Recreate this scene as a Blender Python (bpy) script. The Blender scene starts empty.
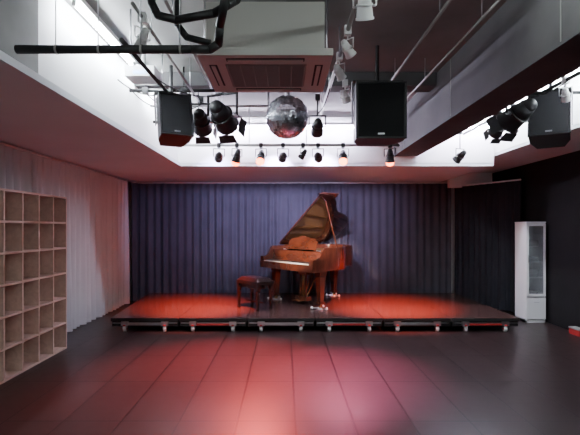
import bpy, math, random
from mathutils import Vector, Matrix
random.seed(7)
scene=bpy.context.scene
# ---------------------------------------------------------------- materials
def mat(name,col,rough=0.5,metal=0.0,emit=None,es=0,noise=None,bump=0.0,nscale=8.0,spec=0.5,coat=0.0,trans=0.0):
    m=bpy.data.materials.new(name); m.use_nodes=True
    nt=m.node_tree; b=nt.nodes['Principled BSDF']
    b.inputs['Base Color'].default_value=(*col,1); b.inputs['Roughness'].default_value=rough
    b.inputs['Metallic'].default_value=metal
    b.inputs['Specular IOR Level'].default_value=spec
    b.inputs['Coat Weight'].default_value=coat
    b.inputs['Transmission Weight'].default_value=trans
    if emit: 
        b.inputs['Emission Color'].default_value=(*emit,1); b.inputs['Emission Strength'].default_value=es
    if noise:
        tc=nt.nodes.new('ShaderNodeTexCoord'); n=nt.nodes.new('ShaderNodeTexNoise')
        n.inputs['Scale'].default_value=nscale; n.inputs['Detail'].default_value=6
        r=nt.nodes.new('ShaderNodeValToRGB')
        r.color_ramp.elements[0].position=0.3; r.color_ramp.elements[1].position=0.7
        r.color_ramp.elements[0].color=(*col,1); r.color_ramp.elements[1].color=(*noise,1)
        nt.links.new(tc.outputs['Object'],n.inputs['Vector']); nt.links.new(n.outputs['Fac'],r.inputs['Fac'])
        nt.links.new(r.outputs['Color'],b.inputs['Base Color'])
        if bump:
            bp=nt.nodes.new('ShaderNodeBump'); bp.inputs['Strength'].default_value=bump
            nt.links.new(n.outputs['Fac'],bp.inputs['Height']); nt.links.new(bp.outputs['Normal'],b.inputs['Normal'])
    return m
def wood(name,c1,c2,scale,stretch,rough,coat=0.0):
    m=mat(name,c1,rough,coat=coat); nt=m.node_tree; b=nt.nodes['Principled BSDF']
    tc=nt.nodes.new('ShaderNodeTexCoord'); mp=nt.nodes.new('ShaderNodeMapping'); mp.inputs['Scale'].default_value=stretch
    n=nt.nodes.new('ShaderNodeTexNoise'); n.inputs['Scale'].default_value=scale; n.inputs['Detail'].default_value=5; n.inputs['Distortion'].default_value=0.6
    r=nt.nodes.new('ShaderNodeValToRGB'); r.color_ramp.elements[0].position=0.35; r.color_ramp.elements[1].position=0.65
    r.color_ramp.elements[0].color=(*c1,1); r.color_ramp.elements[1].color=(*c2,1)
    L=nt.links.new
    L(tc.outputs['Object'],mp.inputs['Vector']);L(mp.outputs['Vector'],n.inputs['Vector']);L(n.outputs['Fac'],r.inputs['Fac']);L(r.outputs['Color'],b.inputs['Base Color'])
    return m
def tiled(name,c1,c2,cm,w,h,mortar,rough,offset=0.0,bump=0.15,rn=0.04,spec=0.5,nfac=0.25):
    m=mat(name,c1,rough,spec=spec); nt=m.node_tree; b=nt.nodes['Principled BSDF']; L=nt.links.new
    tc=nt.nodes.new('ShaderNodeTexCoord'); br=nt.nodes.new('ShaderNodeTexBrick')
    br.offset=offset; br.inputs['Color1'].default_value=(*c1,1); br.inputs['Color2'].default_value=(*c2,1); br.inputs['Mortar'].default_value=(*cm,1)
    br.inputs['Scale'].default_value=1; br.inputs['Brick Width'].default_value=w; br.inputs['Row Height'].default_value=h; br.inputs['Mortar Size'].default_value=mortar
    mp=nt.nodes.new('ShaderNodeMapping'); mp.inputs['Location'].default_value=(-0.08,0.11,0.013)
    L(tc.outputs['Object'],mp.inputs['Vector']); L(mp.outputs['Vector'],br.inputs['Vector'])
    n=nt.nodes.new('ShaderNodeTexNoise'); n.inputs['Scale'].default_value=10; n.inputs['Detail'].default_value=3
    L(tc.outputs['Object'],n.inputs['Vector'])
    mx=nt.nodes.new('ShaderNodeMix'); mx.data_type='RGBA'; mx.blend_type='MULTIPLY'; mx.inputs[0].default_value=nfac
    L(br.outputs['Color'],mx.inputs[6]); L(n.outputs['Fac'],mx.inputs[7]); L(mx.outputs[2],b.inputs['Base Color'])
    mr=nt.nodes.new('ShaderNodeMapRange'); mr.inputs['To Min'].default_value=rough-rn; mr.inputs['To Max'].default_value=rough+rn
    L(n.outputs['Fac'],mr.inputs['Value']); L(mr.outputs['Result'],b.inputs['Roughness'])
    bp=nt.nodes.new('ShaderNodeBump'); bp.inputs['Strength'].default_value=bump; bp.inputs['Distance'].default_value=0.004; bp.invert=True
    L(br.outputs['Fac'],bp.inputs['Height']); L(bp.outputs['Normal'],b.inputs['Normal'])
    return m

M_floor=tiled('floor_tile',(0.025,0.0145,0.0145),(0.033,0.0195,0.019),(0.003,0.002,0.002),0.45,0.9,0.009,0.33,bump=.5,spec=0.36)
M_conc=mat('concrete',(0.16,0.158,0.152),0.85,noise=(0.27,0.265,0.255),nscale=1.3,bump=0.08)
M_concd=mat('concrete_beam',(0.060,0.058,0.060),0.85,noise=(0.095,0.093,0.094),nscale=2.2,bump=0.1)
M_sof=mat('soffit_gray',(0.66,0.69,0.72),0.7,noise=(0.72,0.75,0.78),nscale=1.5)
M_white=mat('white_paint',(0.88,0.88,0.88),0.6)
M_wall=mat('wall_gray',(0.6,0.6,0.6),0.8)
M_blackwall=mat('black_wall',(0.006,0.005,0.006),0.7,noise=(0.009,0.008,0.009),nscale=3,spec=.25)
M_curtB=mat('navy_velvet',(0.046,0.046,0.062),0.85,noise=(0.061,0.060,0.081),nscale=3)
M_curtR=mat('black_velvet',(0.013,0.014,0.020),0.9,noise=(0.019,0.020,0.028),nscale=3,spec=.3)
M_curtL=mat('beige_curtain',(0.70,0.75,0.75),0.85,noise=(0.76,0.81,0.81),nscale=2)
M_shelf=wood('shelf_pine',(0.58,0.42,0.34),(0.68,0.51,0.42),2.0,(8,1,8),0.5)
M_shelfb=mat('shelf_back',(0.40,0.29,0.24),0.7)
M_stage=mat('stage_board',(0.058,0.030,0.026),0.27,noise=(0.072,0.037,0.031),nscale=3)
M_black=mat('black_matte',(0.010,0.010,0.011),0.55)
M_blackg=mat('black_plastic',(0.012,0.012,0.014),0.4)
M_grill=mat('speaker_grille',(0.004,0.004,0.005),0.7,noise=(0.009,0.009,0.011),nscale=120,spec=.3)
M_steel=mat('steel',(0.6,0.6,0.62),0.3,1.0)
M_gray=mat('gray_paint',(0.30,0.29,0.28),0.5)
M_red=mat('red_frame',(0.45,0.03,0.03),0.45)
M_rub=mat('caster_wheel',(0.8,0.8,0.8),0.4)
M_mah=wood('mahogany',(0.065,0.019,0.011),(0.115,0.034,0.018),3.0,(1,6,1),0.12,coat=0.8)
M_mahd=wood('mahogany_dark',(0.020,0.010,0.008),(0.036,0.016,0.011),3.0,(1,6,1),0.10,coat=0.8)
M_gold=mat('iron_plate_gold',(0.80,0.52,0.20),0.35,0.8)
M_sound=mat('soundboard_spruce',(0.65,0.40,0.19),0.4)
M_brass=mat('brass',(0.8,0.58,0.25),0.25,1.0)
M_key=mat('ivory_key',(0.85,0.83,0.78),0.25)
M_felt=mat('red_felt',(0.3,0.02,0.03),0.9)
M_leath=mat('black_leather',(0.012,0.008,0.009),0.28,noise=(0.018,0.011,0.012),nscale=40)
M_bench=mat('ebonised_wood',(0.012,0.008,0.008),0.2,coat=.5)
M_acw=mat('ac_white',(0.55,0.53,0.49),0.45)
M_acg=mat('ac_grille',(0.32,0.25,0.22),0.6)
M_dark=mat('dark_gap',(0.02,0.02,0.02),0.8)
M_mirror=mat('mirror_tile',(0.88,0.90,1.0),0.25,1.0)
M_tube=mat('fluorescent_tube',(1,1,1),0.5,emit=(0.84,0.92,1.0),es=300)
M_tubev=mat('fluorescent_tube_violet',(1,1,1),0.5,emit=(0.80,0.74,1.0),es=330)
M_fill_tube=mat('added_fill_tube',(1,1,1),0.5,emit=(0.88,1.0,0.99),es=56)  # glow of the unseen tubes added to raise the ambient level
M_glass=mat('door_glass',(0.75,0.78,0.8),0.08,trans=0.85)
M_paper=mat('paper_stack',(0.6,0.6,0.6),0.7,noise=(0.4,0.4,0.42),nscale=30)
M_blue=mat('indicator_blue',(0.1,0.3,0.9),0.4,emit=(0.35,0.65,1),es=6)
M_gel=mat('unlit_lens',(0.15,0.12,0.16),0.1)
def lens(name,c,s): return mat(name,c,0.3,emit=c,es=s)
M_lr=lens('lens_red',(1,0.12,0.02),20); M_lo=lens('lens_orange',(1,0.15,0.03),20); M_lp=lens('lens_pink',(1,0.18,0.05),20)
M_lw=lens('lens_dim_warm',(1,0.22,0.10),1.5); M_lb=lens('lens_violet',(0.6,0.4,1),1.2)

# ---------------------------------------------------------------- builder
class B:
    def __init__(s): s.v=[];s.f=[];s.mi=[];s.sm=[];s.mats=[];s.T=Matrix.Identity(4)
    def m(s,mt):
        if mt not in s.mats: s.mats.append(mt)
        return s.mats.index(mt)
    def add(s,vs,fs,mt,smooth=False):
        o=len(s.v); i=s.m(mt)
        s.v+= [s.T@Vector(p) for p in vs]
        for k,f in enumerate(fs):
            s.f.append([o+a for a in f]); s.mi.append(i); s.sm.append(smooth if isinstance(smooth,bool) else smooth[k])
    def box(s,a,b,mt,R=None):
        x0,y0,z0=a;x1,y1,z1=b
        vs=[Vector(p) for p in [(x0,y0,z0),(x1,y0,z0),(x1,y1,z0),(x0,y1,z0),(x0,y0,z1),(x1,y0,z1),(x1,y1,z1),(x0,y1,z1)]]
        if R is not None: vs=[R@p for p in vs]
        s.add(vs,[(0,3,2,1),(4,5,6,7),(0,1,5,4),(1,2,6,5),(2,3,7,6),(3,0,4,7)],mt)
    def cyl(s,p0,p1,r0,mt,r1=None,n=16,caps=True):
        p0=Vector(p0);p1=Vector(p1); r1=r0 if r1 is None else r1
        d=(p1-p0).normalized(); q=d.to_track_quat('Z','Y')
        vs=[];fs=[]
        for p,r in((p0,r0),(p1,r1)):
            for i in range(n):
                a=2*math.pi*i/n; vs.append(p+q@Vector((r*math.cos(a),r*math.sin(a),0)))
        sm=[]
        for i in range(n): fs.append((i,(i+1)%n,n+(i+1)%n,n+i)); sm.append(True)
        if caps: fs.append(tuple(range(n-1,-1,-1))); fs.append(tuple(range(n,2*n))); sm+=[False,False]
        s.add(vs,fs,mt,sm)
    def sph(s,c,r,mt,nu=20,nv=12,sc=(1,1,1)):
        c=Vector(c); vs=[];fs=[]
        for j in range(nv+1):
            t=math.pi*j/nv
            for i in range(nu):
                a=2*math.pi*i/nu; vs.append(c+Vector((r*sc[0]*math.sin(t)*math.cos(a),r*sc[1]*math.sin(t)*math.sin(a),r*sc[2]*math.cos(t))))
        for j in range(nv):
            for i in range(nu): fs.append((j*nu+i,(j+1)*nu+i,(j+1)*nu+(i+1)%nu,j*nu+(i+1)%nu))
        s.add(vs,fs,mt,True)
    def tube(s,pts,r,mt,n=12):
        for a,b in zip(pts[:-1],pts[1:]): s.cyl(a,b,r,mt,n=n)
        for p in pts[1:-1]: s.sph(p,r*1.0,mt,12,8)
    def prism(s,poly,z0,z1,mt,xf=None,smooth=False):
        n=len(poly); vs=[Vector((x,y,z0)) for x,y in poly]+[Vector((x,y,z1)) for x,y in poly]
        if xf: vs=[xf(p) for p in vs]
        fs=[tuple(range(n-1,-1,-1)),tuple(range(n,2*n))]+[(i,(i+1)%n,n+(i+1)%n,n+i) for i in range(n)]
        s.add(vs,fs,mt,[False,False]+[smooth]*n)
    def obj(s,name,bevel=0,loc=(0,0,0),rz=0):
        me=bpy.data.meshes.new(name); me.from_pydata([tuple(p) for p in s.v],[],s.f); 
        for mt in s.mats: me.materials.append(mt)
        me.polygons.foreach_set('material_index',s.mi); me.polygons.foreach_set('use_smooth',s.sm); me.update()
        ob=bpy.data.objects.new(name,me); scene.collection.objects.link(ob); ob.location=loc; ob.rotation_euler=(0,0,rz)
        if bevel:
            md=ob.modifiers.new('bev','BEVEL'); md.width=bevel; md.segments=2; md.limit_method='ANGLE'; md.angle_limit=math.radians(40)
        return ob
def solid(name,a,b,mt,bevel=0):
    k=B(); k.box(a,b,mt); return k.obj(name,bevel)

# ---------------------------------------------------------------- room shell
XL,XR,YF,YB,ZC=-3.2,4.17,-3.0,9.3,3.2
BX0,BX1=1.66,2.03
solid('floor',(XL-.1,YF-.1,-0.1),(XR+.1,YB+.1,0),M_floor)
solid('ceiling',(XL-.1,YF-.1,ZC),(XR+.1,YB+.1,ZC+.15),M_conc)
solid('wall_left',(XL-.1,YF,0),(XL,YB,ZC),M_wall)
solid('wall_right',(XR,YF,0),(XR+.1,YB,ZC),M_blackwall)
solid('wall_back',(XL,YB,0),(XR,YB+.1,ZC),M_wall)
solid('wall_front',(XL,YF-.1,0),(XR,YF,ZC),M_wall)
k=B(); k.box((XL,YF,2.45),(-1.65,YB,ZC),M_sof); k.box((-1.65,YF,2.45),(-1.60,6.9,2.50),M_sof); k.box((-1.65,YF,2.50),(-1.645,3.0,ZC),M_conc); k.box((-1.65,3.0,2.50),(-1.645,6.9,ZC),M_white); k.obj('ceiling_soffit')
k=B(); k.box((-1.65,6.9,2.45),(3.2,YB,ZC),M_sof); k.box((-1.65,6.895,2.50),(3.2,6.9,ZC),M_white); k.obj('ceiling_soffit')
k=B(); k.box((3.2,YF,2.6),(XR,YB,ZC),M_sof); k.box((3.195,YF,2.64),(3.2,6.89,ZC),M_white); k.obj('ceiling_soffit')
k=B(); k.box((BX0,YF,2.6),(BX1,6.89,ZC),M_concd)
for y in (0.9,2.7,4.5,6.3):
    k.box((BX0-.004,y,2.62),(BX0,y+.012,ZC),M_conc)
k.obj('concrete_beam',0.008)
k=B(); k.box((-1.64,4.9,3.05),(BX0-.01,5.15,ZC),M_concd); k.obj('concrete_beam',0.008)
solid('wall_side_upper',(3.25,8.9,2.30),(4.1,9.0,2.595),M_white)
# ---------------------------------------------------------------- curtains
def curtain(name,pts,z0,z1,mt,amp=0.045,per=0.15,rail=None):
    tot=[0]
    for a,b in zip(pts[:-1],pts[1:]): tot.append(tot[-1]+(Vector(b)-Vector(a)).length)
    L=tot[-1]; n=int(L/0.014); rows=14; vs=[];fs=[]
    ph=[random.uniform(-1.3,1.3) for _ in range(int(L/per)+6)]
    am=[random.uniform(.4,1.3) for _ in range(int(L/per)+6)]
    for j in range(rows+1):
        t=j/rows; z=z0+(z1-z0)*t
        for i in range(n+1):
            s_=L*i/n
            for q in range(len(pts)-1):
                if s_<=tot[q+1]+1e-6: break
            a=Vector(pts[q]);b=Vector(pts[q+1]); d=(b-a).normalized(); nn=Vector((-d.y,d.x))
            p=a+d*(s_-tot[q]); u=s_/per; c=int(u); fr=u-c; fr2=fr*fr*(3-2*fr)
            phv=ph[c]*(1-fr2)+ph[c+1]*fr2; A=am[c]*(1-fr2)+am[c+1]*fr2
            w=math.sin(2*math.pi*u+phv*(1-.6*t))
            off=amp*A*w*(0.6+0.4*(1-t)) + 0.012*math.sin(u*1.7+3*t)
            vs.append((p.x+nn.x*off,p.y+nn.y*off,z))
    for j in range(rows):
        for i in range(n): fs.append((j*(n+1)+i,j*(n+1)+i+1,(j+1)*(n+1)+i+1,(j+1)*(n+1)+i))
    k=B(); k.add(vs,fs,mt,True)
    if rail: 
        for a,b in zip(pts[:-1],pts[1:]): k.cyl((a[0],a[1],z1+.015),(b[0],b[1],z1+.015),0.014,rail,n=10)
    return k.obj(name)
curtain('stage_backdrop_curtain',[(-3.04,8.95),(-2.98,9.17),(3.38,9.17)],0.03,2.405,M_curtB,amp=0.038,per=0.155,rail=M_white)
curtain('beige_curtain',[(-3.11,-1.0),(-3.11,8.88)],0.02,2.41,M_curtL,amp=0.055,per=0.17,rail=M_white)
curtain('black_side_curtain',[(3.42,9.08),(4.06,7.75)],0.03,2.32,M_curtR,amp=0.035,per=0.14,rail=M_white)
# ---------------------------------------------------------------- shelf
k=B(); cs=0.31; x0,x1=-3.02,-2.72; ye=5.6; nc=8; nr=6; th=0.022
ys=ye-nc*cs
for r in range(nr+1): 
    z=0.012+r*cs; k.box((x0,ys,z-th/2),(x1,ye+th/2,z+th/2),M_shelf)
for c in range(nc+1):
    y=ye-c*cs; k.box((x0,y-th/2,0.0),(x1+.001,y+th/2,nr*cs+.023),M_shelf)
k.box((x0-.006,ys,0),(x0,ye,nr*cs+.02),M_shelfb)
k.obj('cubby_shelf',0.0015)
# ---------------------------------------------------------------- stage
k=B(); sx0=-2.52; W=0.985; SF=6.5; SBk=9.02; n=6
for i in range(n):
    a=sx0+i*W+.004; b=a+W-.008
    bl=(a-(0.2 if i==0 else 0)) 
    k.add([(a,SF,.15),(b,SF,.15),(b,SBk,.15),(bl,SBk,.15),(a,SF,.20),(b,SF,.20),(b,SBk,.20),(bl,SBk,.20)],
          [(0,3,2,1),(4,5,6,7),(0,1,5,4),(1,2,6,5),(2,3,7,6),(3,0,4,7)],M_stage)
    k.box((a,SF-.006,.155),(b,SF-.0005,.197),M_black)
    k.box((a+.01,SF+.02,.075),(b-.01,SF+.06,.15),M_black)
    k.box((a+.24,SF+.0,.092),(b-.24,SF+.019,.118),M_red if i%2 else M_steel)
    k.box((a+.02,SF+.010,.118),(b-.02,SF+.019,.132),M_steel)
    for cx in (a+.20,b-.20):
        for cy in (SF+.02,SF+1.2,SBk-.3):
            k.box((cx-.05,cy-.035,.088),(cx+.05,cy+.035,.149),M_steel)
            k.box((cx-.028,cy-.03,.035),(cx-.022,cy+.03,.09),M_steel); k.box((cx+.022,cy-.03,.035),(cx+.028,cy+.03,.09),M_steel)
            k.cyl((cx-.02,cy,.042),(cx+.02,cy,.042),.042,M_rub); k.cyl((cx-.03,cy,.042),(cx+.03,cy,.042),.014,M_red)
            k.box((cx-.018,cy-.05,.088),(cx+.018,cy-.034,.105),M_red)
k.box((sx0+.1,SBk-.1,.02),(sx0+n*W-.1,SBk-.06,.15),M_black)
k.obj('wheeled_stage',0.002)
# ---------------------------------------------------------------- piano
def smooth(pts,sub=6):
    out=[]; n=len(pts)
    for i in range(n-1):
        p0=pts[max(i-1,0)];p1=pts[i];p2=pts[i+1];p3=pts[min(i+2,n-1)]
        for s_ in range(sub):
            t=s_/sub
            out.append(tuple(0.5*((2*p1[q])+(-p0[q]+p2[q])*t+(2*p0[q]-5*p1[q]+4*p2[q]-p3[q])*t*t+(-p0[q]+3*p1[q]-3*p2[q]+p3[q])*t**3) for q in (0,1)))
    out.append(pts[-1]); return out
W_=1.45
side=[(1.45,.24),(1.45,.42),(1.445,.58),(1.40,.72),(1.28,.87),(1.12,1.0),(1.0,1.14),(.94,1.30),(.86,1.47),(.70,1.60),(.48,1.66),(.25,1.65),(.08,1.57),(.01,1.42)]
sc=smooth(side,6)+[(0,1.2),(0,.8),(0,.24)]
def inset(path,d):
    out=[]
    for i,p in enumerate(path):
        a=Vector(path[max(i-1,0)]);b=Vector(path[min(i+1,len(path)-1)]); t=(b-a).normalized(); nn=Vector((-t.y,t.x))
        q=Vector(p)+nn*d; out.append((q.x,q.y))
    return out
k=B(); inn=inset(sc,.04)
zb,zt=.62,.98
n=len(sc); vs=[];fs=[]
for (o,i_) in zip(sc,inn): vs+=[(o[0],o[1],zb),(o[0],o[1],zt),(i_[0],i_[1],zt),(i_[0],i_[1],zb)]
smf=[]
for i in range(n-1):
    for a in range(4): fs.append((4*i+a,4*(i+1)+a,4*(i+1)+(a+1)%4,4*i+(a+1)%4)); smf.append(a in(0,2))
fs+=[(0,1,2,3),(4*(n-1)+3,4*(n-1)+2,4*(n-1)+1,4*(n-1))]; smf+=[False,False]
k.add(vs,fs,M_mah,smf)
body=[(.03,.26),(1.42,.26)]+inn[2:-1]
k.prism(body,.62,.66,M_mahd); k.prism(body,.84,.85,M_sound)
plate=inset(sc,.09); plate2=inset(sc,.17)
for i in range(len(plate)-1):
    a=plate[i];b=plate[i+1]; a2=plate2[i]; b2=plate2[i+1]
    k.add([(a[0],a[1],.885),(b[0],b[1],.885),(b2[0],b2[1],.885),(a2[0],a2[1],.885)],[(0,1,2,3)],M_gold)
k.box((.06,.42,.86),(1.40,.66,.89),M_gold)
for (u0,u1,v1) in ((.3,.3,1.5),(.62,.5,1.52),(.95,.78,1.35),(1.2,1.1,.98)):
    k.cyl((u0,.6,.895),(u1,v1,.895),.018,M_gold,n=8)
for i in range(46):
    u=.09+i*.028
    vend=1.50-(max(0,u-.55)**1.1)*0.95 if u>.55 else 1.50
    vend=min(vend,.72+.9*max(0,(1.4-u)))
    k.cyl((u,.55,.905),(u*.93+.02,max(vend,.7),.905),.0016,M_steel,n=5,caps=False)
for i in range(44):
    for j in range(3): k.cyl((.09+i*.029,.46+j*.045,.89),(.09+i*.029,.46+j*.045,.925),.005,M_steel,n=6)
k.box((0,0,.60),(W_,.30,.665),M_mah); k.box((.0,-.012,.60),(W_,.014,.715),M_mah)
k.box((0,.0,.66),(.10,.26,.80),M_mah); k.box((W_-.10,0,.66),(W_,.26,.80),M_mah)
for uu in (0,W_-.045):
    prof=[(0.0,.79),(.08,.80),(.14,.83),(.18,.90),(.22,.96),(.25,.98),(.25,.66),(0,.66)]
    m_=len(prof); vs=[(uu,a,b) for a,b in prof]+[(uu+.045,a,b) for a,b in prof]
    k.add(vs,[tuple(range(m_)),tuple(range(2*m_-1,m_-1,-1))]+[(i,m_+i,m_+(i+1)%m_,(i+1)%m_) for i in range(m_)],M_mah)
kw=(W_-.22)/52
for i in range(52): k.box((.11+i*kw+.0007,-.002,.70),(.11+(i+1)*kw-.0007,.17,.728),M_key)
for i in range(51):
    if i%7 in (0,2,3,5,6): k.box((.11+(i+1)*kw-.0055,.07,.72),(.11+(i+1)*kw+.0055,.17,.742),M_blackg)
k.box((.10,.168,.70),(W_-.10,.174,.735),M_felt)
k.add([(.1,.175,.70),(W_-.1,.175,.70),(W_-.1,.235,.90),(.1,.235,.90),(.1,.2,.70),(W_-.1,.2,.70),(W_-.1,.26,.90),(.1,.26,.90)],[(0,1,2,3),(7,6,5,4),(3,2,6,7),(0,3,7,4),(1,5,6,2),(0,4,5,1)],M_mah)
k.box((.04,.235,.89),(W_-.04,.42,.915),M_mah)
k.T=Matrix.Translation((0,.34,.92))@Matrix.Rotation(math.radians(-18),4,'X')
prof=[(.34,0),(1.11,0),(1.11,.16),(1.04,.21),(.88,.225),(.78,.255),(.67,.255),(.57,.225),(.41,.21),(.34,.16)]
m_=len(prof); vs=[(a,0,b) for a,b in prof]+[(a,.018,b) for a,b in prof]
k.add(vs,[tuple(range(m_)),tuple(range(2*m_-1,m_-1,-1))]+[(i,m_+i,m_+(i+1)%m_,(i+1)%m_) for i in range(m_)],M_mah)
k.box((.34,-.05,0),(1.11,0,.014),M_mah)
k.T=Matrix.Identity(4)
th=math.radians(36)
def lidx(p):
    z=p.z; return Vector((p.x*math.cos(th)-z*math.sin(th), p.y, .995+p.x*math.sin(th)+z*math.cos(th)))
lid=[(-.01,.44),(1.47,.44)]+[(a+.012,b+.01) for a,b in sc[4:-2]]+[(-.01,1.3)]
k.prism(lid,0,.022,M_mahd,xf=lidx)
k.prism([(-.01,.44),(1.47,.44),(1.47,.82),(-.01,.82)],.024,.044,M_mah,xf=lidx)
for v in (.6,1.0,1.35): k.cyl((-.012,v-.05,.99),(-.012,v+.05,.99),.01,M_brass,n=8)
pt=lidx(Vector((1.30,.62,0))); k.cyl((1.41,.56,.95),pt,.011,M_mah,n=8)
for (u,v) in ((.12,.26),(1.33,.26),(.45,1.38)):
    def ring(z,h): return [(u-h,v-h,z),(u+h,v-h,z),(u+h,v+h,z),(u-h,v+h,z)]
    prof=[(.62,.065),(.53,.065),(.52,.05),(.50,.058),(.12,.036),(.115,.05),(.085,.05),(.08,.03)]
    vs=[];
    for z,h in prof: vs+=ring(z,h)
    fs=[]
    for i in range(len(prof)-1):
        for a in range(4): fs.append((4*i+a,4*(i+1)+a,4*(i+1)+(a+1)%4,4*i+(a+1)%4))
    fs.append((len(vs)-1,len(vs)-2,len(vs)-3,len(vs)-4)); k.add(vs,fs,M_mah)
    k.cyl((u-.018,v,.045),(u+.018,v,.045),.03,M_brass); k.cyl((u,v,.05),(u,v,.09),.014,M_brass)
    k.cyl((u,v,.0),(u,v,.018),.07,M_steel,r1=.06,n=20)
    for a in (0,2.1,4.2):
        c,s_=math.cos(a),math.sin(a); k.cyl((u,v,.02),(u+.13*c,v+.13*s_,.02),.013,M_steel,n=8); k.sph((u+.14*c,v+.14*s_,.024),.024,M_rub,10,8)
k.box((.60,.36,.50),(.85,.44,.62),M_mah)
for u in (.65,.80): k.cyl((u,.40,.12),(u,.40,.52),.017,M_mah,n=10)
for u in (.70,.725,.75): k.cyl((u,.40,.12),(u,.40,.52),.004,M_brass,n=6)
k.box((.58,.34,.06),(.87,.46,.13),M_mah)
for u in (.65,.725,.80): k.box((u-.014,.22,.055),(u+.014,.36,.066),M_brass)
k.cyl((.68,.44,.12),(.66,.75,.62),.008,M_brass,n=8); k.cyl((.77,.44,.12),(.79,.75,.62),.008,M_brass,n=8)
k.obj('grand_piano',0.003,loc=(-.44,8.12,.2),rz=math.radians(-53))
# bench
k=B(); w,d=.56,.34
k.box((-w/2,-d/2,.40),(w/2,d/2,.455),M_bench)
nu,nv=28,18; vs=[];fs=[]
for j in range(nv+1):
    for i in range(nu+1):
        x=-w/2+.01+(w-.02)*i/nu; y=-d/2+.01+(d-.02)*j/nv
        e=min(i,nu-i)/3; e2=min(j,nv-j)/3; h=.055*min(1,e)**.5*min(1,e2)**.5
        tu=abs(math.cos(math.pi*(i/nu*4)))*abs(math.cos(math.pi*(j/nv*3)))
        vs.append((x,y,.455+h-.012*tu**6*min(1,e,e2)))
for j in range(nv):
    for i in range(nu): fs.append((j*(nu+1)+i,j*(nu+1)+i+1,(j+1)*(nu+1)+i+1,(j+1)*(nu+1)+i))
k.add(vs,fs,M_leath,True)
k.box((-w/2+.03,-d/2+.03,.34),(w/2-.03,d/2-.03,.40),M_bench)
for sx in(-1,1):
    for sy in(-1,1):
        x=sx*(w/2-.035);y=sy*(d/2-.035)
        vs=[]
        for z,h in((.41,.028),(.30,.028),(.28,.022),(.03,.016),(.025,.022),(0,.02)): vs+=[(x-h,y-h,z),(x+h,y-h,z),(x+h,y+h,z),(x-h,y+h,z)]
        fs=[(4*i+a,4*(i+1)+a,4*(i+1)+(a+1)%4,4*i+(a+1)%4) for i in range(5) for a in range(4)]+[(23,22,21,20)]
        k.add(vs,fs,M_bench)
    k.cyl((sx*(w/2),0,.37),(sx*(w/2+.04),0,.37),.022,M_blackg)
k.box((-w/2+.04,-.012,.10),(w/2-.04,.012,.125),M_bench)
k.obj('piano_bench',0.003,loc=(-.49,7.30,.2),rz=math.radians(-48))
# ---------------------------------------------------------------- glass cabinet
k=B(); a,b=3.81,4.12; y0,y1=7.1,7.46; H=1.6
k.box((a,y0+.02,0),(a+.018,y1,H),M_white);k.box((b-.018,y0+.02,0),(b,y1,H),M_white);k.box((a,y1-.01,0),(b,y1,H),M_white)
k.box((a-.005,y0+.01,H-.02),(b+.005,y1,H),M_white);k.box((a,y0+.02,0),(b,y1,.05),M_white)
for z in (.42,.70,.95,1.2,1.4): k.box((a+.018,y0+.05,z),(b-.018,y1-.01,z+.014),M_white)
k.box((a+.004,y0,.06),(b-.004,y0+.018,.40),M_white)
for (p,q,r,s_) in ((a+.004,a+.04,.42,H-.03),(b-.04,b-.004,.42,H-.03),(a+.04,b-.04,.42,.46),(a+.04,b-.04,H-.07,H-.03)):
    k.box((p,y0,r),(q,y0+.018,s_),M_white)
k.box((a+.04,y0+.006,.46),(b-.04,y0+.010,H-.07),M_glass)
k.cyl((a+.022,y0-.02,.95),(a+.022,y0-.02,1.08),.006,M_steel,n=8); k.cyl((a+.022,y0-.02,.96),(a+.022,y0,.96),.004,M_steel,n=6);k.cyl((a+.022,y0-.02,1.07),(a+.022,y0,1.07),.004,M_steel,n=6)
k.cyl(((a+b)/2-.04,y0-.015,.33),((a+b)/2+.04,y0-.015,.33),.005,M_steel,n=8)
for z in (.434,.714,.964,1.214): 
    hh=random.uniform(.06,.14); k.box((a+.04,y0+.09,z+.001),(b-.07,y1-.05,z+hh),M_paper)
k.obj('glass_door_cabinet',0.002)
k=B(); k.box((4.05,6.2,0),(4.15,6.42,.08),M_red); k.box((4.045,6.195,.08),(4.155,6.425,.10),M_gray); k.obj('storage_box',0.003)
# ---------------------------------------------------------------- AC cassette
k=B(); cx,cy=-.14,3.55; z=2.70
k.box((cx-.42,cy-.37,z+.05),(cx+.42,cy+.37,ZC-.1),M_acw)
k.box((cx-.475,cy-.425,z),(cx+.475,cy+.425,z+.05),M_acw)
k.box((cx-.30,cy-.25,z-.004),(cx+.30,cy+.25,z+.001),M_acg)
for i in range(22): 
    yy=cy-.245+i*.0228; k.box((cx-.295,yy,z-.012),(cx+.295,yy+.009,z-.003),M_gray)
for i in range(7):
    xx=cx-.29+i*.095; k.box((xx,cy-.25,z-.014),(xx+.008,cy+.25,z-.004),M_gray)
for sy in(-1,1): k.box((cx-.28,cy+sy*.34-.03,z-.003),(cx+.28,cy+sy*.34+.03,z+.001),M_dark); k.box((cx-.27,cy+sy*.34-.012,z-.010),(cx+.27,cy+sy*.34+.018,z-.003),M_acw)
for sx in(-1,1): k.box((cx+sx*.39-.03,cy-.24,z-.003),(cx+sx*.39+.03,cy+.24,z+.001),M_dark); k.box((cx+sx*.39-.015,cy-.23,z-.010),(cx+sx*.39+.015,cy+.23,z-.003),M_acw)
for sx in(-1,1):
    for sy in(-1,1): k.cyl((cx+sx*.44,cy+sy*.3,z+.05),(cx+sx*.44,cy+sy*.3,ZC),.006,M_steel,n=8)
k.obj('ceiling_air_conditioner',0.004)
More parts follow.
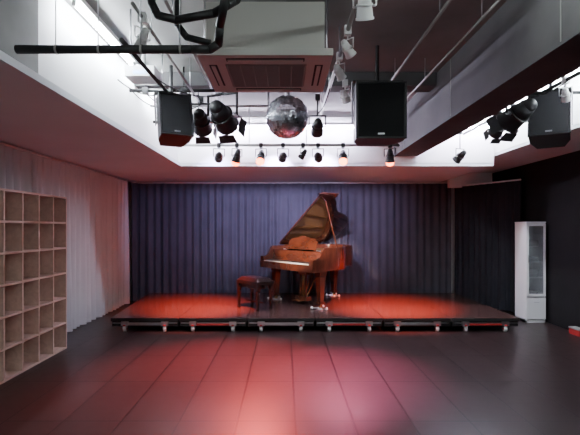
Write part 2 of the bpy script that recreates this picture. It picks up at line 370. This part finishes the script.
# ---------------------------------------------------------------- pipes
k=B()
def sc_(P): return [(x*.883,y*.883,1.5+(z-1.5)*.883) for x,y,z in P]
k.tube(sc_([(-1.79,3.0,2.69),(-.62,3.0,2.69),(-.50,3.0,2.69),(-.44,2.98,2.72),(-.42,2.9,2.80),(-.36,2.75,2.93),(-.28,2.6,3.0),(-.26,2.5,3.42)]),.025,M_black)
k.tube(sc_([(-.86,2.9,3.42),(-.86,2.9,2.95),(-.82,2.9,2.87),(-.70,2.9,2.84),(-.45,2.85,2.86),(-.30,2.8,2.92),(-.28,2.75,3.42)]),.023,M_black)
k.tube(sc_([(-.72,3.02,3.42),(-.72,3.02,2.86),(-.66,3.02,2.78),(-.5,3.02,2.74)]),.020,M_black)
for x in (-1.35,-1.1,-.85,-.62): k.cyl((x,2.649,2.551),(x+.012,2.649,2.551),.028,M_gray); k.cyl((x,2.649,2.56),(x,2.649,ZC),.004,M_steel,n=6)
k.obj('black_insulated_pipe')
for x,z_,r_ in ((-.95,2.9,.012),(-.80,3.02,.012),(1.1,3.02,.014),(1.4,2.99,.010)):
    k=B(); k.tube([(x,2.8,z_),(x,6.5,z_)],r_,M_gray,8)
    for y in (3.2,4.5,5.7): k.cyl((x,y,z_),(x,y,ZC),.004,M_steel,n=6)
    k.obj('electrical_conduit')
k=B(); k.tube([(-1.6,5.35,2.95),(-.2,5.35,2.95),(-.2,5.35,3.19)],.014,M_gray,8); k.obj('electrical_conduit')
def bar(x,y0,y1,z,mt=M_gray,r=.017):
    k=B(); k.cyl((x,y0,z),(x,y1,z),r,mt)
    y=y0+.2
    while y<y1: k.cyl((x,y,z),(x,y,ZC),.006,M_steel,n=6); y+=.9
    return k.obj('lighting_bar')
bar(.46,1.8,6.2,2.95); bar(-1.2,3.3,6.2,2.88,M_black); bar(2.62,3.0,6.6,2.88,M_black)
for (xa,xb,y,z_) in ((-1.64,-.5,4.75,2.95),(-1.64,-.98,5.6,2.82),(2.06,3.18,4.85,2.96)):
    k=B(); k.cyl((xa,y,z_),(xb,y,z_),.018,M_black)
    for t in (.15,.5,.85):
        x=xa+(xb-xa)*t; k.cyl((x,y,z_),(x,y,ZC),.008,M_black,n=8); k.box((x-.03,y-.03,z_-.03),(x+.03,y+.03,z_+.03),M_blackg)
    k.obj('lighting_bar')
k=B(); k.cyl((-1.55,6.3,2.66),(1.60,6.3,2.66),.02,M_gray)
for x in(-1.4,-.5,.3,1.1,1.55): k.cyl((x,6.3,2.66),(x,6.3,ZC),.007,M_steel,n=6)
k.obj('lighting_bar')
# ---------------------------------------------------------------- spotlights
def spot_fixture(loc,aim,hang_z,r=.06,L=.15,lensm=M_gel,body=M_black,name='stage_spotlight',doors=False,light=None,dome=False):
    loc=Vector(loc);aim=Vector(aim);d=(aim-loc).normalized(); q=d.to_track_quat('-Z','Y')
    k=B(); f=loc+d*L*.5; bk=loc-d*L*.5
    k.cyl(bk,loc,r*.62,body,r1=r*.85,n=20); k.cyl(loc,f,r*.85,body,r1=r,n=20,caps=False); k.cyl(f-d*.012,f,r*1.08,body,n=20,caps=False)
    k.sph(bk,r*.60,body,14,8); k.cyl(f-d*.018,f-d*.014,r*.93,lensm,n=24)
    if dome: k.sph(f+d*r*.1,r*.98,lensm,20,12)
    sx=q@Vector((1,0,0)); sx.z=0; sx=sx.normalized()
    top=Vector((loc.x,loc.y,hang_z))
    for s_ in(-1,1):
        a=loc+sx*s_*r*.85; b=loc+sx*s_*r*1.3; c=b+Vector((0,0,r*1.8))
        k.cyl(a,b,r*.14,M_steel,n=8); k.tube([b,c,Vector((loc.x,loc.y,c.z))+sx*s_*.001],r*.10,body,8)
    if hang_z>loc.z+r*1.8+.01: k.cyl((loc.x,loc.y,loc.z+r*1.8),top,r*.13,body,n=8)
    k.box((loc.x-.025,loc.y-.025,hang_z-.035),(loc.x+.025,loc.y+.025,hang_z+.03),body)
    k.cyl(loc-d*L*.1,loc-d*L*.1+d*.01,r*.95,body,n=20)
    if doors:
        up=q@Vector((0,1,0)); rt=q@Vector((1,0,0))
        for v,w in((up,rt),(-up,rt),(rt,up),(-rt,up)):
            p=f+v*r*1.05; e=p+d*r*.8+v*r*.25
            k.add([p-w*r*.7,p+w*r*.7,e+w*r*.8,e-w*r*.8],[(0,1,2,3)],body)
    o=k.obj(name)
    if light:
        col,en,ang,bl=light
        ld=bpy.data.lights.new('spot_beam','SPOT'); ld.color=col; ld.energy=en; ld.spot_size=math.radians(ang); ld.spot_blend=bl; ld.shadow_soft_size=.04
        lo=bpy.data.objects.new('spot_beam',ld); scene.collection.objects.link(lo); lo.parent=o
        lo.location=f+d*(r*1.1+.045 if dome else .01); lo.rotation_mode='QUATERNION'; lo.rotation_quaternion=q
    return o
RED=(1,.11,.03); VIO=(.68,.60,1.0); BLU=(.54,.52,1.0)
zr=2.50; yb=6.3; X=lambda px:(px-285)/450*6.3
HB=2.66
spot_fixture((X(219),yb,zr),(-1.5,9,1.7),HB,lensm=M_lb,light=(BLU,230,72,1.0))
spot_fixture((X(237),yb,zr),(-1.40,7.35,.2),HB,lensm=M_lr,dome=True,light=(RED,3000,54,1.0))
spot_fixture((X(261),yb,zr),(-.62,4.85,0),HB,lensm=M_lo,dome=True,light=((1,.08,.06),2700,70,1.0))
spot_fixture((X(283),yb,zr),(-.4,9,1.9),HB,lensm=M_lb,light=(VIO,560,62,1.0))
spot_fixture((X(318),yb,zr),(.9,9,1.9),HB,lensm=M_lb,light=(VIO,560,66,1.0))
spot_fixture((X(343),yb,zr),(.65,4.8,0),HB,lensm=M_lp,dome=True,light=((1,.18,.34),2000,46,1.0))
spot_fixture((X(390),yb,zr),(1.70,7.35,.2),HB,lensm=M_lr,dome=True,light=(RED,3400,60,1.0))
spot_fixture((X(303),yb,zr+.03),(-1.5,7.9,.2),HB,r=.045,L=.12,lensm=M_lr,light=(RED,900,34,1.0))
spot_fixture((-.64,4.6,2.64),(.3,7.4,1.3),2.93,r=.125,L=.28,lensm=M_lw,body=M_black,doors=True,light=((1,.74,.54),1700,22,.6))
spot_fixture((-.93,5.0,2.68),(-.9,7.5,1.4),2.93,r=.11,L=.24,doors=True)
spot_fixture((2.38,4.6,2.66),(.9,7.8,1.0),2.93,r=.125,L=.28,lensm=M_lw,doors=True,light=((.85,.6,1),200,44,.8))
spot_fixture((2.52,5.3,2.68),(2.3,8.0,1.2),2.88,r=.08,L=.2,doors=True)
spot_fixture((.36,5.0,2.62),(.4,8.0,1.4),2.95,r=.07,L=.2)
spot_fixture((2.45,6.3,2.50),(1.3,8.6,.8),2.85,r=.06,L=.16)
spot_fixture((.46,2.6,2.78),(.80,4.2,0),2.95,r=.05,L=.14,body=M_white,light=((.74,.52,1),1100,32,1.0),name='track_spotlight')
for (x,y,z_,ax) in ((-.95,3.0,2.76,-2),(.46,3.3,2.81,1.8),(.46,3.8,2.81,1.5),(.60,4.5,2.81,1.5),(2.62,5.7,2.74,3.5),(2.62,4.2,2.74,3.6),(-1.2,5.6,2.74,-2.6),(-.95,5.6,2.76,-2),(2.62,3.5,2.74,3.6)):
    spot_fixture((x,y,z_),(ax,y+1.2,1.2),z_+.14,r=.04,L=.11,body=M_white,name='track_spotlight')
# ---------------------------------------------------------------- disco ball
k=B(); c=Vector((.02,4.35,2.57)); r=.205; k.sph(c,r*.975,M_dark,32,20)
nv=26
for j in range(nv):
    t0=math.pi*j/nv;t1=math.pi*(j+1)/nv; tm=(t0+t1)/2; nu=max(4,int(2*nv*math.sin(tm)))
    for i in range(nu):
        a0=2*math.pi*(i+.02)/nu;a1=2*math.pi*(i+.98)/nu; q0=t0+.02*(t1-t0);q1=t1-.02*(t1-t0)
        P_=[]; jx=Vector((random.uniform(-1,1),random.uniform(-1,1),random.uniform(-1,1)))*.14
        nn=Vector((math.sin(tm)*math.cos((a0+a1)/2),math.sin(tm)*math.sin((a0+a1)/2),math.cos(tm))); n2=(nn+jx).normalized()
        for t,a in((q0,a0),(q1,a0),(q1,a1),(q0,a1)):
            p=Vector((math.sin(t)*math.cos(a),math.sin(t)*math.sin(a),math.cos(t)))
            p=p-n2*(p.dot(n2)-nn.dot(n2)); P_.append(c+p*r)
        k.add(P_,[(0,1,2,3)],M_mirror)
k.cyl(c+Vector((0,0,r*.96)),c+Vector((0,0,r+.05)),.025,M_steel); k.cyl(c+Vector((0,0,r)),(c.x,c.y,3.1),.005,M_steel,n=8)
k.cyl((c.x,c.y,3.08),(c.x,c.y,ZC),.04,M_blackg)
k.obj('mirror_ball')
# ---------------------------------------------------------------- speakers
def speaker(loc,w,h,d,rz,tilt,hang,name='hanging_speaker',taper=.7,roll=0):
    k=B(); T=Matrix.Translation(loc)@Matrix.Rotation(rz,4,'Z')@Matrix.Rotation(tilt,4,'X')@Matrix.Rotation(roll,4,'Y'); k.T=T
    f=w/2; g=w/2*taper
    poly=[(-f,-d/2),(f,-d/2),(f*1.0,0),(g,d/2),(-g,d/2),(-f,0)]
    k.prism(poly,-h/2,h/2,M_blackg)
    k.box((-f*.92,-d/2-.012,-h/2+.02),(f*.92,-d/2,h/2-.02),M_grill)
    for s_ in(-1,1):
        k.box((-f-.001,-d/2-.02,s_*h/2-(.014 if s_>0 else 0)),(f+.001,-d/2+.01,s_*h/2+(0 if s_>0 else .014)),M_blackg)
        k.box((s_*f-.007,-d/2-.02,-h/2),(s_*f+.007,-d/2,h/2),M_blackg)
    k.box((-.03,-d/2-.016,-h/2+.035),(.03,-d/2-.011,-h/2+.05),M_steel)
    for s_ in(-1,1): k.box((s_*(f+.012)-.004,-.03,-h*.15),(s_*(f+.012)+.004,.03,h/2+.06),M_black)
    k.box((-f-.015,-.03,h/2+.052),(f+.015,.03,h/2+.06),M_black)
    k.T=Matrix.Identity(4)
    top=T@Vector((0,0,h/2+.055)); k.cyl(top,(top.x,top.y,hang),.018,M_black)
    return k.obj(name,0.005)
speaker((.86,4.20,2.555),.44,.51,.34,0,0,ZC)
speaker((-1.16,4.65,2.61),.32,.46,.28,math.radians(28),math.radians(-14),ZC)
speaker((2.74,4.65,2.62),.36,.50,.30,math.radians(-34),math.radians(-16),ZC)
k=B(); k.box((-1.50,4.2,2.92),(-1.22,4.45,3.02),M_white); k.cyl((-1.36,4.45,2.97),(-1.36,4.48,2.97),.035,M_blackg); k.box((-1.42,4.195,2.94),(-1.30,4.2,2.97),M_blue); k.cyl((-1.36,4.33,3.02),(-1.36,4.33,ZC),.02,M_gray); k.obj('ceiling_projector',0.006)
def cable(a,b,sag,r=.006):
    k=B(); a=Vector(a);b=Vector(b); pts=[a.lerp(b,t/12)-Vector((0,0,sag*4*(t/12)*(1-t/12))) for t in range(13)]
    k.tube(pts,r,M_black,6); k.obj('hanging_cable')
cable((-1.6,4.3,2.92),(-1.14,4.62,2.92),.10); cable((-1.2,4.1,2.88),(-.64,4.6,2.86),.08); cable((-1.5,4.9,2.95),(-.92,5.0,2.88),.12)
cable((.46,4.6,2.93),(.36,5.0,2.78),.06); cable((2.62,4.1,2.88),(2.38,4.6,2.87),.08); cable((2.62,4.7,2.88),(3.0,5.2,3.1),.1)
cable((-1.6,4.75,2.93),(-1.0,4.75,2.93),.16); cable((-1.62,5.6,2.84),(-1.0,5.6,2.80),.12)
# ---------------------------------------------------------------- fluorescent lights and added fill tubes
def fluor(x,y,z,tube=None):
    tube=tube or M_tube
    k=B(); k.box((x-.035,y-.62,z+.03),(x+.035,y+.62,z+.07),M_white); k.cyl((x,y-.59,z),(x,y+.59,z),.014,tube,n=12)
    for s_ in(-1,1): k.box((x-.012,y+s_*.6-.01,z-.02),(x+.012,y+s_*.6+.01,z+.03),M_white)
    k.cyl((x,y,z+.07),(x,y,ZC),.01,M_white,n=8); k.obj('fluorescent_or_fill_light')  # builds the recess fluorescents and also the added fill tubes
for y in (3.8,5.1,6.2): fluor(-1.50,y,3.10)
for y in (3.6,5.0,6.2): fluor(2.95,y,3.06)
for x in (-1.0,.2,1.2):  # invented fill tubes behind the camera, added only to brighten the room
    for y in (-2.0,-.6,.8): fluor(x,y,3.08,M_fill_tube)
fluor(1.2,2.2,3.08,M_fill_tube)  # one more added fill tube, out of view overhead
def fluorx(x,y,z):
    k=B(); k.box((x-.62,y-.035,z+.03),(x+.62,y+.035,z+.07),M_white); k.cyl((x-.59,y,z),(x+.59,y,z),.014,M_tubev,n=12)
    for s_ in(-1,1): k.box((x+s_*.6-.01,y-.012,z-.02),(x+s_*.6+.01,y+.012,z+.03),M_white)
    k.cyl((x,y,z+.07),(x,y,ZC),.01,M_white,n=8); k.obj('fluorescent_or_fill_light')
fluorx(-.8,6.72,3.0); fluorx(.5,6.72,3.0); fluorx(2.55,6.72,3.0)
w=bpy.data.worlds.new('World'); scene.world=w; w.use_nodes=True; w.node_tree.nodes['Background'].inputs[0].default_value=(.5,.5,.6,1); w.node_tree.nodes['Background'].inputs[1].default_value=.05
cd=bpy.data.cameras.new('camera'); cam=bpy.data.objects.new('camera',cd); scene.collection.objects.link(cam)
cam.location=(0,0,1.5); cam.rotation_euler=(math.radians(90),0,0); cd.sensor_width=36; cd.lens=27.93; cd.shift_x=5/580; cd.shift_y=10.5/580; cd.clip_start=.05
scene.camera=cam
